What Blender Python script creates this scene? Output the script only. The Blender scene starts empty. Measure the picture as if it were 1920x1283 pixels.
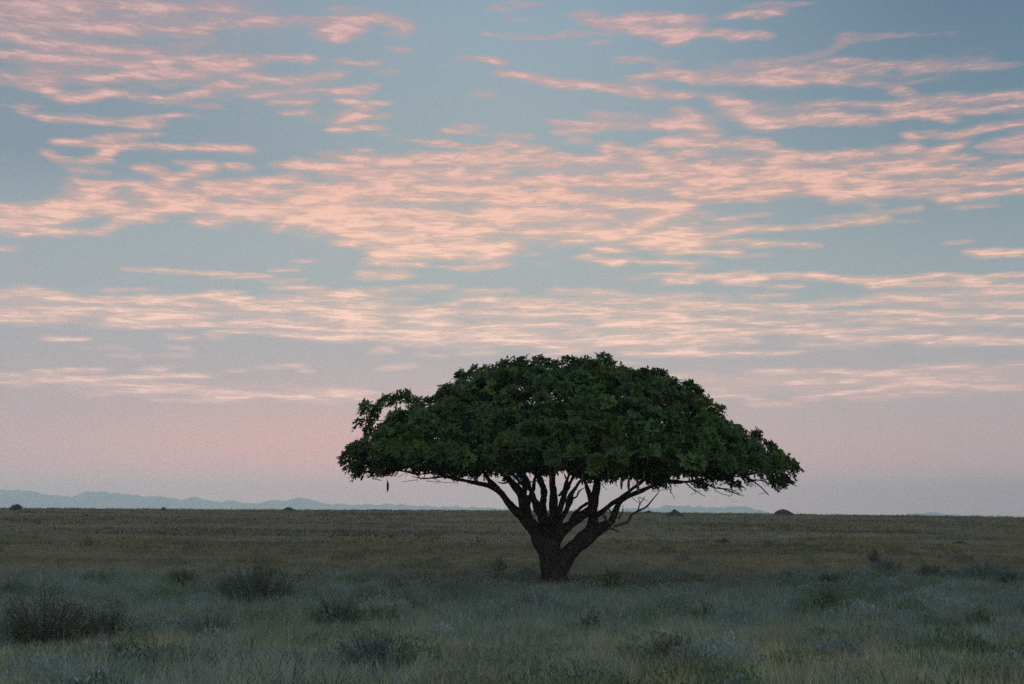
import bpy, math, random
import numpy as np
from mathutils import Vector, noise as mnoise

random.seed(7)
rng = np.random.default_rng(7)
scene = bpy.context.scene
COL = scene.collection
F = 2667.0            # focal length in pixels of the 1920 px wide photograph (50 mm)
CX, CY, EYE_Y = 960.0, 641.5, 972.0
CAM_Z = 2.0
PITCH = math.atan((EYE_Y - CY) / F)
CP, SP = math.cos(PITCH), math.sin(PITCH)


def ray(px, py):
    u, v = (px - CX) / F, (CY - py) / F
    return Vector((u, CP - v * SP, SP + v * CP))


def at(px, py, Y):
    d = ray(px, py)
    return Vector((0, 0, CAM_Z)) + d * (Y / d.y)


# ------------------------------------------------------------------ helpers
def mesh_from(name, verts, faces_list, tint=None, smooth=False):
    """faces_list: list of (n,k) int arrays."""
    me = bpy.data.meshes.new(name)
    verts = np.asarray(verts, np.float32)
    faces_list = [np.asarray(f, np.int32) for f in faces_list if len(f)]
    idx = np.concatenate([f.ravel() for f in faces_list])
    tot = np.concatenate([np.full(len(f), f.shape[1], np.int32) for f in faces_list])
    start = np.concatenate([[0], np.cumsum(tot)[:-1]]).astype(np.int32)
    me.vertices.add(len(verts))
    me.vertices.foreach_set('co', verts.ravel())
    me.loops.add(len(idx))
    me.loops.foreach_set('vertex_index', idx)
    me.polygons.add(len(tot))
    me.polygons.foreach_set('loop_start', start)
    me.polygons.foreach_set('loop_total', tot)
    if smooth:
        me.polygons.foreach_set('use_smooth', np.ones(len(tot), bool))
    if tint is not None:
        a = me.attributes.new('tint', 'FLOAT_COLOR', 'POINT')
        t = np.ones((len(verts), 4), np.float32)
        t[:, :3] = tint
        a.data.foreach_set('color', t.ravel())
    me.update(calc_edges=True)
    me.validate()
    return me


def obj(name, me, mat, parent=None, loc=None):
    o = bpy.data.objects.new(name, me)
    COL.objects.link(o)
    if mat is not None:
        me.materials.clear()
        me.materials.append(mat)
    if parent is not None:
        o.parent = parent
    if loc is not None:
        o.location = loc
    return o


def tag(o, label=None, cat=None, group=None, kind=None):
    if label: o['label'] = label
    if cat: o['category'] = cat
    if group: o['group'] = group
    if kind: o['kind'] = kind
    return o


def empty(name, loc):
    o = bpy.data.objects.new(name, None)
    o.empty_display_size = 0.3
    COL.objects.link(o)
    o.location = loc
    return o


class Tubes:
    """collects tapered tubes into one mesh"""
    def __init__(self):
        self.v, self.q, self.t, self.n = [], [], [], 0

    def add(self, pts, rad, sides=6):
        P = np.array([list(p) for p in pts], float)
        R = np.array(rad, float)
        n = len(P)
        T = np.gradient(P, axis=0)
        T /= np.linalg.norm(T, axis=1)[:, None] + 1e-9
        ref = np.array([0.31, 0.9, 0.2]) if abs(T[0, 1]) < 0.9 else np.array([1.0, 0, 0])
        A = np.cross(T, ref); A /= np.linalg.norm(A, axis=1)[:, None] + 1e-9
        B = np.cross(T, A)
        ang = np.linspace(0, 2 * math.pi, sides, endpoint=False)
        V = P[:, None, :] + R[:, None, None] * (np.cos(ang)[None, :, None] * A[:, None, :] + np.sin(ang)[None, :, None] * B[:, None, :])
        V = V.reshape(-1, 3)
        i = np.arange(n - 1)[:, None] * sides
        k = np.arange(sides)[None, :]
        k2 = (k + 1) % sides
        Q = np.stack([i + k, i + k2, i + sides + k2, i + sides + k], -1).reshape(-1, 4) + self.n
        caps = np.concatenate([V, P[:1] - T[:1] * R[0] * .3, P[-1:] + T[-1:] * R[-1] * .5])
        c0, c1 = self.n + n * sides, self.n + n * sides + 1
        t0 = np.stack([np.full(sides, c0), self.n + k2[0], self.n + k[0]], -1)
        l = self.n + (n - 1) * sides
        t1 = np.stack([np.full(sides, c1), l + k[0], l + k2[0]], -1)
        self.v.append(caps); self.q.append(Q); self.t += [t0, t1]
        self.n += len(caps)

    def mesh(self, name, smooth=True):
        return mesh_from(name, np.concatenate(self.v), [np.concatenate(self.q), np.concatenate(self.t)], smooth=smooth)


def smooth_path(pts, rad, step=4):
    """Catmull-Rom resampling"""
    P = [np.array(p, float) for p in pts]
    if len(P) < 3:
        return P, list(rad)
    out, ro = [], []
    for i in range(len(P) - 1):
        p0, p1, p2, p3 = P[max(i - 1, 0)], P[i], P[i + 1], P[min(i + 2, len(P) - 1)]
        for s in range(step):
            t = s / step
            out.append(.5 * (2 * p1 + (p2 - p0) * t + (2 * p0 - 5 * p1 + 4 * p2 - p3) * t * t + (3 * p1 - p0 - 3 * p2 + p3) * t ** 3))
            ro.append(rad[i] * (1 - t) + rad[i + 1] * t)
    out.append(P[-1]); ro.append(rad[-1])
    return out, ro


def fbm2(x, y, oct=4, seed=0):
    """cheap value noise fbm, numpy"""
    def h(ix, iy):
        n = (ix * 374761393 + iy * 668265263 + seed * 982451653) & 0xFFFFFFFF
        n = ((n ^ (n >> 13)) * 1274126177) & 0xFFFFFFFF
        return ((n ^ (n >> 16)) & 0xFFFF) / 65535.0
    x = np.asarray(x, float); y = np.asarray(y, float)
    s = np.zeros(np.broadcast(x, y).shape); a = .5
    for o in range(oct):
        ix = np.floor(x).astype(np.int64); iy = np.floor(y).astype(np.int64)
        fx = x - ix; fy = y - iy
        fx = fx * fx * (3 - 2 * fx); fy = fy * fy * (3 - 2 * fy)
        s += a * ((h(ix, iy) * (1 - fx) + h(ix + 1, iy) * fx) * (1 - fy) + (h(ix, iy + 1) * (1 - fx) + h(ix + 1, iy + 1) * fx) * fy)
        x = x * 2.03 + 11.7; y = y * 2.03 + 5.3; a *= .5
    return s / (1 - .5 ** oct)


# ------------------------------------------------------------------ node helper
class N:
    def __init__(self, tree):
        self.t = tree; self.n = tree.nodes; self.l = tree.links

    def new(self, typ, **kw):
        nd = self.n.new(typ)
        for k, v in kw.items(): setattr(nd, k, v)
        return nd

    def put(self, sock, v):
        if isinstance(v, bpy.types.NodeSocket): self.l.new(v, sock)
        else: sock.default_value = v

    def math(self, op, a, b=None, c=None, clamp=False):
        nd = self.new('ShaderNodeMath', operation=op, use_clamp=clamp)
        for i, v in enumerate((a, b, c)):
            if v is not None: self.put(nd.inputs[i], v)
        return nd.outputs[0]

    def vec(self, op, a, b=None, c=None):
        nd = self.new('ShaderNodeVectorMath', operation=op)
        for i, v in enumerate((a, b, c)):
            if v is not None: self.put(nd.inputs[i], v)
        return nd.outputs['Value'] if op in ('DOT_PRODUCT', 'LENGTH') else nd.outputs[0]

    def comb(self, x, y, z):
        nd = self.new('ShaderNodeCombineXYZ')
        for i, v in enumerate((x, y, z)): self.put(nd.inputs[i], v)
        return nd.outputs[0]

    def ramp(self, fac, stops, interp='LINEAR'):
        nd = self.new('ShaderNodeValToRGB')
        cr = nd.color_ramp; cr.interpolation = interp
        while len(cr.elements) < len(stops): cr.elements.new(0.5)
        for e, (p, c) in zip(cr.elements, stops):
            e.position = p
            e.color = (c, c, c, 1) if isinstance(c, (int, float)) else (*c, 1)
        self.put(nd.inputs[0], fac)
        return nd.outputs[0]

    def noise(self, vec, scale, detail=4, rough=.55, dist=0.0, out=0, dims='3D'):
        nd = self.new('ShaderNodeTexNoise', noise_dimensions=dims)
        if vec is not None: self.put(nd.inputs['Vector'], vec)
        nd.inputs['Scale'].default_value = scale
        nd.inputs['Detail'].default_value = detail
        nd.inputs['Roughness'].default_value = rough
        nd.inputs['Distortion'].default_value = dist
        return nd.outputs[out]

    def mix(self, fac, a, b, mode='MIX'):
        nd = self.new('ShaderNodeMix', data_type='RGBA', blend_type=mode)
        self.put(nd.inputs[0], fac)
        for s, v in ((nd.inputs[6], a), (nd.inputs[7], b)):
            if isinstance(v, tuple) and len(v) == 3: v = (*v, 1)
            self.put(s, v)
        return nd.outputs[2]


def lin(r, g, b):
    f = lambda c: c / 12.92 if c <= .04045 else ((c + .055) / 1.055) ** 2.4
    return (f(r / 255), f(g / 255), f(b / 255))


def new_mat(name):
    m = bpy.data.materials.new(name)
    m.use_nodes = True
    k = N(m.node_tree)
    b = m.node_tree.nodes['Principled BSDF']
    b.inputs['Specular IOR Level'].default_value = .15
    return m, k, b


# ------------------------------------------------------------------ world: dusk sky with a pink altocumulus deck
# cloud bands, written as strokes (polyline ; half thickness ; density) in six panels of the sky
PAN = [(0, 0), (630, 0), (1260, 0), (0, 460), (630, 460), (1260, 460)]
CLOUDS = [
"""0,50 240,40;45;.7|350,45 600,25 900,40 1150,35;20;.7|0,130 250,140 540,130;20;.6|240,80 380,80;15;.4|580,140 950,165 1100,110 1350,100;16;.6
1290,90 1390,110;22;.6|1500,100 1750,110;25;.7|1600,160 1760,150;25;.6|0,180 120,190;14;.8|200,240 330,230 450,260 740,260;20;.75
20,270 250,295 520,310 700,340 800,380;20;.8|750,310 900,300 1100,300 1540,285;18;.75|840,360 950,375 1050,340 1180,350;15;.85|1000,330 1250,320;18;.7
430,390 680,370;14;.7|700,385 800,385;12;.6|1200,370 1400,400 1500,400 1700,380;18;.8|0,400 180,420 250,380;30;.55|240,460 330,490 500,480 640,465;16;.95
700,480 850,510 1000,470 1140,430 1230,430;18;.9|980,530 1080,530;12;.5|1250,480 1600,460;14;.5|1370,520 1560,515;10;.8|1680,460 1764,460;12;.8|1700,520 1764,510;12;.7
110,560 150,530;12;.5|0,520 200,520;8;.3|210,590 400,590 560,610 700,600;18;.75|700,630 760,620;18;.6|770,590 880,580;10;.7|920,590 1040,590;8;.5|1440,570 1540,565;14;.7|1570,600 1600,590;12;.5
500,690 800,680;12;.6|300,705 500,720 760,735 900,745 1240,748;14;.7|1040,735 1240,745;14;.75|220,760 270,800 400,805 540,795 560,740;14;.8|370,850 500,860;20;.4
700,835 800,860 870,900 960,870 1040,830;18;.85|880,810 1060,830;10;.8|1150,830 1240,830;12;.8|1440,830 1520,840 1640,840;16;.95|1480,800 1530,820;12;.8|1620,780 1680,770;8;.6|1370,828 1440,830;6;.6
580,925 700,920;9;.9|320,950 370,900;14;.35|0,1050 200,1055 290,1030 420,990 520,940;22;.95|420,930 530,940;16;.7|300,1060 420,1040 560,1040;25;.85|0,1110 200,1110 300,1090 420,1060;25;.9
0,1140 100,1120;20;.8|90,1170 300,1160 500,1165 600,1110;16;.85|180,1140 300,1180;14;.7|540,1060 640,1080 780,1060 900,1040;22;.95|640,1110 780,1100;8;.5|720,950 820,930 980,970;20;.8|760,980 820,980;14;.8
800,1030 1000,1020 1100,1040 1250,1070;30;.95|1010,1110 1080,1115 1130,1080;18;.9|1040,930 1200,920 1460,905;22;.9|1060,970 1380,950;14;.8|1200,1060 1400,1050 1540,1000;40;.9
1380,1155 1430,1120 1520,1090;14;.95|1480,1090 1600,1130 1764,1170;22;.95|1550,930 1680,960 1700,1010 1764,1030;18;.85|1600,1000 1764,1090;35;.8|1690,1220 1760,1200;12;.7|0,1240 40,1230;8;.8|1670,655 1764,660;10;.9|1720,600 1764,600;25;.8
300,200 900,220;130;.25|200,60 1300,60;80;.25|300,330 1500,420;110;.22|600,1000 1764,1000;110;.22""",
"""0,40 100,40;25;.4|0,150 110,110 220,80 350,130;30;.8|0,180 100,150;25;.6|230,170 350,180;12;.5|270,245 350,260;14;.75|20,305 120,320 240,305;10;.7|190,360 290,360;18;.3
0,460 80,465;12;.9|100,470 190,430;18;.7|30,515 260,520;12;.7|30,600 130,560;20;.85|130,600 250,590;14;.7|0,660 130,645 230,650;12;.9|230,680 310,690;12;.6|340,710 400,710;6;.5|110,750 180,755;9;.8
770,40 840,45;18;.5|920,10 1000,20;18;.6|860,90 940,90;14;.4|740,160 800,165;12;.7|870,180 960,180;20;.6|500,325 560,325;12;.3|650,300 720,300 820,315;14;.6
1030,180 1180,175 1400,170;14;.65|1280,225 1360,215;10;.5|1220,80 1290,120 1450,130 1550,170 1700,200;22;.85|1450,110 1600,100 1764,120;28;.8|1560,160 1764,160;22;.7|700,465 780,470;14;.45
830,365 960,375 1050,400 1250,430 1400,455 1580,475 1764,480;18;.75|1100,410 1560,440;18;.6|1430,300 1510,300;16;.55|1540,300 1580,300;10;.4|1620,320 1690,320;10;.5|1490,385 1640,380 1764,390;16;.7|1630,350 1680,370;14;.7
1080,600 1180,620 1400,630;18;.65|1090,655 1300,660;10;.95|1300,580 1500,585;18;.5|1480,640 1764,640;20;.6|1600,610 1764,600;20;.6|1730,560 1764,580;20;.6
530,660 660,668;8;.75|620,635 750,640;8;.8|690,665 770,670;8;.6|830,670 970,680;10;.65|1180,690 1260,710;10;.6|400,712 550,720 680,740;11;.9|50,800 300,810 500,800 700,800;18;.85|380,770 700,770;12;.6
780,750 850,720 910,735;20;.7|700,800 900,800 1080,820;30;.75|960,760 1100,780 1200,800 1350,800 1400,760 1370,730;18;.85|1370,735 1520,775;14;.8|960,740 1060,735;10;.7
0,860 200,860 430,880;25;.7|330,850 600,850;12;.7|590,880 760,890 800,860;20;.85|60,940 180,990 300,960;28;.8|200,920 620,940;28;.8|300,1000 500,1000;14;.9|600,990 760,950 880,930;20;.85
820,980 1000,1000 1100,960;40;1|860,930 1100,900 1300,920 1570,930;18;.9|1060,890 1540,890;12;.8|1080,970 1300,1000 1500,1025 1700,1035;25;.95|1560,780 1600,830 1764,860;22;.85|1580,730 1764,700;12;.7
0,1040 200,1050 500,1075 650,1080 800,1070;20;.95|0,1100 100,1130 300,1110 500,1130;50;.9|100,1200 300,1200 560,1150;30;.85|230,1270 500,1250 640,1200 760,1130 900,1110;28;1|560,1240 700,1220;20;.8|760,1250 850,1215;14;.9
850,1050 1100,1060 1300,1070;30;.75|950,1165 1200,1165 1350,1170;12;1|1000,1090 1300,1100;20;.5|1320,1180 1460,1200;25;.8|1480,1160 1600,1110 1700,1080;22;.95|1580,1200 1700,1180 1764,1230;28;.95|1330,1250 1440,1250;11;.9|1140,1210 1240,1210;10;.4|100,860 1764,860;90;.28|0,1100 1764,1120;120;.3""",
"""280,85 400,60 520,60;16;.7|370,20 700,15;12;.5|430,90 540,60;14;.6|210,170 350,180 470,175;18;.9|0,190 90,170;25;.7|0,100 150,95;20;.5|340,325 600,300 800,260 900,190 1060,185;16;.45|1080,180 1400,170;14;.3
0,380 300,380 700,360 860,375;25;.6|110,415 500,405 850,410;14;.7|820,300 1100,325 1250,325;14;.6|850,350 1040,355;8;.6|1300,340 1764,320;12;.4|970,420 1080,430 1200,480;14;.55|1190,405 1300,400;8;.4|0,480 80,480;12;.6
230,490 290,540 380,600 480,635;22;.75|240,510 450,530;14;.5|640,530 850,520 1050,530;14;.6|400,620 600,600 800,580 1000,610 1200,570;16;.8|500,640 640,620 1000,615;8;.8|1200,570 1380,605;12;.85|1100,540 1300,500 1500,500 1764,480;20;.6|1230,565 1500,560 1764,535;10;.85
1190,680 1400,670 1600,640 1764,620;14;.65|50,560 110,620 200,670;25;.55|0,640 200,680;16;.5|0,710 200,720 400,740 530,760 560,790;25;.85|360,690 520,720;12;.7|540,790 800,780 1000,770 1200,740;20;.85|1160,740 1300,760 1440,720;14;.85|1370,790 1500,790;18;.6
240,800 500,810;10;.85|0,830 300,850;20;.8|0,770 140,760;12;.6|520,850 800,870 1000,840 1300,800;18;.75|100,900 300,900 560,890;12;.85|130,930 230,950;30;.85|0,960 200,990 450,990 560,960;16;.95|400,960 560,945;22;.85
560,880 700,900 1000,900 1100,850 1300,850 1500,870 1764,830;18;.85|740,940 850,980 1000,950;28;.9|1000,920 1300,930 1500,910 1764,910;14;.8|580,965 800,965;14;.75|1050,960 1300,970 1400,950;14;.65|1360,1000 1550,980 1764,955;11;1|1440,1045 1610,1030;7;.6
0,1030 80,1025;16;.9|1640,720 1764,700;26;.75|1720,750 1764,740;14;.7|1670,805 1764,800;12;.7|950,1025 1020,1028;8;.4|260,1105 350,1090 460,1078;8;.85|0,1200 200,1180 400,1150 700,1140 900,1110 1050,1095;12;.85
730,1100 860,1080 1240,1045;10;.45|850,1120 1240,1115;8;.5|0,1240 200,1210 400,1210 740,1230;10;.7|0,1265 300,1265;14;.9|1390,1215 1500,1215;8;.6|1500,1260 1764,1265;12;.85|0,850 1500,880;110;.34|300,560 1764,540;60;.22|300,380 1500,320;70;.26""",
"""0,10 40,10;6;.6|1490,85 1560,85;8;.8|640,120 800,130 1000,140 1370,150;6;.8|1080,165 1300,158;6;.7|1370,125 1500,120;4;.7|1350,175 1520,170;7;.7|70,215 190,217;4;.7|550,225 750,222;5;.5
0,250 300,250;14;.9|250,270 600,270 900,268 1060,240 1180,240;10;1|1060,255 1200,290;16;.85|1380,210 1620,210;9;.6|1580,250 1764,240;14;.75|0,330 200,320 550,320 800,350;12;.85|0,370 150,385 280,375;12;.9|50,350 400,350;10;.7
500,405 700,408 1000,400;8;1|580,375 1000,370;18;.75|840,350 1100,350;14;.7|700,270 1000,300;10;.6|1200,315 1350,325 1550,310;10;.9|1180,280 1500,275;16;.7|1600,330 1764,370;22;.8|1000,400 1200,390 1764,430;9;1|1050,440 1200,430;9;.95|1050,460 1110,468;6;.7
1310,440 1500,455 1764,470;9;1|1300,370 1420,365;6;.5|240,468 410,472;3.5;.95|870,460 940,465;9;.8|600,520 670,520;8;.45|850,510 940,515;8;.45|560,555 670,555;7;.5|700,560 960,550;14;.3|420,510 560,508;5;.35|1350,560 1480,540;8;.2
300,628 520,625;6;.8|720,615 870,608;8;.75|760,630 820,625;6;.8|1150,627 1220,627;3;.6|1310,612 1400,610 1510,603;4.5;.9|1515,630 1560,630;4;.7|0,648 90,650;5;.7|160,635 240,638;5;.7|230,655 400,668 600,670 750,660 1050,652;6.5;1
0,685 300,690 700,705 900,710;9;.75|700,740 800,730 950,715;12;.8|440,745 640,740;7;.4|790,775 890,775;6;.6|940,715 1200,740 1450,755 1764,745;7;.95|1030,755 1250,765;6;.9|1430,770 1670,785;8;.9|950,780 1140,780;6;.6|1670,735 1764,735;6;.8|800,855 900,850;8;.2|0,320 1764,330;85;.30|100,690 1764,740;45;.22""",
"""220,45 450,20 700,10 860,0;25;.95|350,30 530,50 700,60 830,45;20;.9|160,85 300,90 440,95;14;.8|550,110 660,118 760,105 860,90;10;.85|960,50 1010,48;8;.5|1010,88 1080,85;8;.4|1250,60 1350,75 1500,72;12;.9|1370,95 1420,90;9;.8|1320,20 1440,20;10;.8
1550,88 1640,90;10;.85|1660,85 1764,100;14;.6|1560,0 1764,15;18;.85|1600,50 1660,48;8;.6|130,150 220,155 330,150;18;.8|340,165 410,165;8;.3|90,235 220,230;12;.75|420,215 565,214;6;.85|230,220 390,215;10;.4|660,230 900,225;12;.55|1100,230 1400,235;9;.75
1500,160 1764,140;14;.55|1680,180 1764,180;18;.6|0,260 100,260;20;.7|80,310 250,300 430,315;9;1|520,298 620,295;9;.9|250,268 320,268;6;.5|640,270 800,272 1040,270;9;.8|780,295 1000,290 1200,280 1764,260;14;.5|440,325 800,340 1100,345 1340,348;10;.95
960,315 1200,310 1500,330 1764,360;14;.75|250,350 400,345 560,355;7;.7|380,370 500,385;16;.85|500,400 600,370;8;.7|0,350 180,350 180,380;25;.75|500,400 700,410 900,400 1200,410 1500,400;8;.85|840,405 1140,405;7;.9|1270,380 1560,385 1764,380;7;.8
0,430 300,435 700,460;6;1|0,458 300,465 500,470 900,478;8;1|700,440 1000,450;10;.75|880,492 1000,492;7;.9|900,470 1200,480 1500,470;14;.65|1040,510 1300,515;8;.9|1350,500 1764,450;14;.55|640,542 780,540;4.5;.8|1020,545 1200,543;4;.8|1420,545 1600,550 1764,535;9;.9
200,530 230,515 270,530;7;.85|420,505 470,500;10;.7|460,555 540,555;7;.6|650,512 720,512;8;.6|230,625 300,612 390,602;7;.8|0,735 200,740;8;.85|0,755 180,775;9;.85|460,728 480,728;6;.4|1420,590 1520,590;8;.4|1100,580 1170,600;14;.7|1650,655 1764,665;10;.6|0,340 1764,350;110;.21|400,460 1764,470;60;.3""",
"""0,20 300,30;14;.75|300,55 480,50;12;.35|0,90 200,85;10;.5|380,0 760,3;4;.5|1530,55 1650,45 1764,35;14;.95|0,170 200,160 390,130;14;.75|250,190 450,200 640,210;8;.9|260,180 500,150 750,155 950,175 1150,165 1400,145 1500,160 1764,150;12;.95
1000,200 1500,190 1764,205;12;.75|950,175 1150,190;12;.7|450,260 560,255;12;.6|0,310 150,295 400,310 700,300 1100,270 1450,290 1764,300;14;.6|50,300 250,310 500,335 900,340 1100,335 1300,350 1764,355;9;.95|1050,260 1764,230;20;.4
0,380 200,370 600,395 750,400;9;.85|830,370 1200,385 1764,395;10;.75|0,350 100,350;8;.8|600,420 800,460 1000,470 1200,465;9;.85|0,410 300,425 700,435;8;.8|200,460 400,455;6;.8|940,490 1020,490;8;.7|1200,450 1400,465 1764,475;9;.9|1300,490 1764,490;8;.8
0,440 400,480;8;.6|0,490 150,490;6;.6|0,540 300,545 640,540;8;.9|640,505 900,510;12;.45|720,420 1100,430;10;.5|430,630 640,632;5;.8|740,630 900,635 1000,640 1200,625 1500,600;8;.8|600,688 760,680 930,680;6;.8|900,645 1300,665 1600,672;9;.7|1500,640 1764,600;10;.4
1030,710 1130,700 1300,690 1500,712 1764,710;8;.95|1080,670 1200,690;7;.8|640,770 800,750 900,735 1050,725;7;.8|870,768 1080,765 1200,745 1330,735;6;.6|390,802 500,795 630,803;6;.9|390,755 440,780;10;.6|230,755 370,752;5;.8|190,665 230,668;5;.6
1390,770 1470,775;6;.3|950,830 1080,830;6;.2|230,730 280,728;8;.35|0,380 1764,350;150;.22|200,690 1764,680;70;.26"""]
A_MAX, E_MAX = 0.37, 0.40
NA, NE = 200, 190


def cloud_cover():
    """density of the cloud deck over azimuth and tangent of elevation"""
    ga = np.linspace(-A_MAX, A_MAX, NA)[None, :] * F
    ge = np.linspace(0, E_MAX, NE)[:, None] * F
    out = np.ones((NE, NA))
    s = 660 / 1764
    for (ox, oy), txt in zip(PAN, CLOUDS):
        for item in txt.replace('\n', '|').split('|'):
            pl, w, dens = item.split(';')
            P = []
            for q in pl.split():
                x, y = map(float, q.split(','))
                d = ray(ox + x * s, oy + y * s)
                P.append((math.atan2(d.x, d.y) * F, d.z / math.hypot(d.x, d.y) * F))
            w = float(w) * s * 1.06; wx = max(w * 2.2, 9.0); wy = max(w, 3.2)
            best = np.full((NE, NA), 1e9)
            for p, q in zip(P[:-1], P[1:]):
                dx, dy = (q[0] - p[0]) / wx, (q[1] - p[1]) / wy
                X, Y = (ga - p[0]) / wx, (ge - p[1]) / wy
                t = np.clip((X * dx + Y * dy) / (dx * dx + dy * dy + 1e-9), 0, 1)
                best = np.minimum(best, (X - t * dx) ** 2 + (Y - t * dy) ** 2)
            out *= 1 - .92 * float(dens) * np.exp(-best)
    return 1 - out


def build_world():
    w = bpy.data.worlds.new('World'); scene.world = w
    w.use_nodes = True
    w.node_tree.nodes.clear()
    k = N(w.node_tree)
    tc = k.new('ShaderNodeTexCoord').outputs['Generated']
    dirn = k.vec('NORMALIZE', tc)
    sep = k.new('ShaderNodeSeparateXYZ'); k.put(sep.inputs[0], dirn)
    x, y, z = sep.outputs
    hyp = k.math('MAXIMUM', k.math('SQRT', k.math('ADD', k.math('MULTIPLY', x, x), k.math('MULTIPLY', y, y))), 1e-4)
    a = k.math('ARCTAN2', x, y)
    e = k.math('MAXIMUM', k.math('DIVIDE', z, hyp), 0.0)
    le = k.math('LOGARITHM', k.math('ADD', e, .04), math.e)
    # gentle warps so that the bands fray like wind-drawn cloud
    wq = k.comb(k.math('MULTIPLY', a, 14.0), k.math('MULTIPLY', le, 14.0), 0.0)
    wn = k.vec('SUBTRACT', k.noise(wq, 1.6, 3, .6, out=1), (.5, .5, .5))
    ws = k.new('ShaderNodeSeparateXYZ'); k.put(ws.inputs[0], wn)
    a2 = k.math('MULTIPLY_ADD', ws.outputs[0], .020, a)
    e2 = k.math('MULTIPLY', e, k.math('MULTIPLY_ADD', ws.outputs[1], .030, 1.0))
    ta = k.math('MULTIPLY_ADD', a2, 1 / (2 * A_MAX), .5, clamp=True)
    te = k.math('DIVIDE', e2, E_MAX, clamp=True)
    # separable expansion of the cover map held in curve nodes
    C = cloud_cover()
    U, S, Vt = np.linalg.svd(C, full_matrices=False)
    R = 45
    total = None
    va = k.comb(ta, ta, ta); ve = k.comb(te, te, te)

    def curve3(vecin, rows):
        nd = k.new('ShaderNodeRGBCurve')
        k.put(nd.inputs['Color'], vecin)
        mp = nd.mapping; mp.use_clip = False
        sc, of = [], []
        for c, r in enumerate(rows):
            lo, hi = r.min(), r.max()
            sc.append(hi - lo); of.append(lo)
            v = (r - lo) / (hi - lo)
            cu = mp.curves[c]
            n = len(v)
            cu.points[0].location = (0, v[0]); cu.points[1].location = (1, v[-1])
            for i in range(1, n - 1):
                cu.points.new(i / (n - 1), v[i])
            for p in cu.points: p.handle_type = 'VECTOR'
        mp.update()
        return k.vec('MULTIPLY_ADD', nd.outputs[0], tuple(sc), tuple(of))

    for i in range(0, R, 3):
        d = k.vec('DOT_PRODUCT', curve3(ve, [U[:, j] * S[j] for j in (i, i + 1, i + 2)]), curve3(va, [Vt[j] for j in (i, i + 1, i + 2)]))
        total = d if total is None else k.math('ADD', total, d)
    cov = total
    # fine streaks and puffs
    fq = k.comb(k.math('MULTIPLY', a, 46.0), k.math('MULTIPLY', le, 74.0), k.math('MULTIPLY', ws.outputs[2], 1.5))
    n1 = k.noise(fq, .80, 9, .68, .6)
    fq2 = k.comb(k.math('MULTIPLY', a, 24.0), k.math('MULTIPLY', le, 30.0), 7.0)
    n2 = k.noise(fq2, .8, 4, .6, .8)
    fq3 = k.comb(k.math('MULTIPLY', a, 75.0), k.math('MULTIPLY', le, 140.0), 3.0)
    n3 = k.noise(fq3, 1.0, 6, .65, .5)
    g = k.math('MULTIPLY_ADD', cov, 2.2, .14, clamp=True)
    nn = k.math('ADD', k.math('MULTIPLY', k.math('SUBTRACT', n1, .5), 2.3), k.math('MULTIPLY', k.math('SUBTRACT', n2, .5), 1.0))
    nn = k.math('ADD', nn, k.math('MULTIPLY', k.math('SUBTRACT', n3, .5), 1.05))
    dens = k.math('MULTIPLY_ADD', nn, g, k.math('MULTIPLY', cov, .97))
    mask = k.ramp(dens, [(.12, 0.0), (.36, .22), (.62, .62), (.88, .90), (1.0, .98)], 'EASE')
    # clear-sky colours by elevation at the left, middle and right of the view
    tE = k.math('DIVIDE', e, .5, clamp=True)
    def sky(low, st): return k.ramp(tE, [(p / .5, c) for p, c in low] + [(p / .5, lin(*c)) for p, c in st])
    L = sky([(.0, (.86, .46, .43)), (.03, (.84, .45, .42)), (.07, (.57, .43, .43)), (.11, (.48, .43, .44)), (.15, (.41, .44, .465))], [(.20, (163, 173, 179)), (.25, (136, 154, 167)), (.30, (136, 153, 166)), (.36, (142, 152, 167)), (.5, (124, 142, 164))])
    M = sky([(.0, (1.12, .53, .46)), (.03, (1.08, .52, .45)), (.07, (.72, .49, .46)), (.11, (.54, .47, .465)), (.15, (.44, .475, .465))], [(.20, (174, 182, 183)), (.25, (162, 175, 180)), (.30, (158, 173, 181)), (.36, (149, 171, 185)), (.5, (118, 146, 170))])
    Rr = sky([(.0, (.86, .46, .44)), (.03, (.84, .47, .44)), (.07, (.58, .455, .445)), (.11, (.475, .44, .445)), (.15, (.385, .43, .445))], [(.20, (148, 164, 171)), (.25, (128, 150, 164)), (.30, (112, 139, 157)), (.36, (102, 128, 151)), (.5, (92, 118, 146))])
    aL = k.ramp(k.math('MULTIPLY_ADD', a, 1 / .8, .5, clamp=True), [(.06, 0.0), (.5, 1.0)], 'EASE')
    aR = k.ramp(k.math('MULTIPLY_ADD', a, 1 / .8, .5, clamp=True), [(.5, 0.0), (.94, 1.0)], 'EASE')
    base = k.mix(aR, k.mix(aL, L, M), Rr)
    # rosy glow low on the left of the view
    ga = k.math('DIVIDE', k.math('ADD', a, .17), .15)
    gl = k.math('EXPONENT', k.math('MULTIPLY', k.math('MULTIPLY', ga, ga), -1.0))
    gl = k.math('MULTIPLY', gl, k.ramp(e, [(.0, .55), (.035, .50), (.10, 0.0)], 'EASE'))
    base = k.mix(gl, base, (1.12, .46, .38))
    # physical sky takes over overhead and behind
    nish = k.new('ShaderNodeTexSky', sky_type='NISHITA')
    nish.sun_disc = False
    nish.sun_elevation = math.radians(3); nish.sun_rotation = math.radians(166)
    nish.dust_density = 1.6
    nc = k.vec('SCALE', nish.outputs[0]); k.n[-1].inputs['Scale'].default_value = 1.25
    up = k.ramp(k.math('DIVIDE', e, 2.0, clamp=True), [(.24, 0.0), (.6, .6)], 'EASE')
    base = k.mix(up, base, nc)
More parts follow.
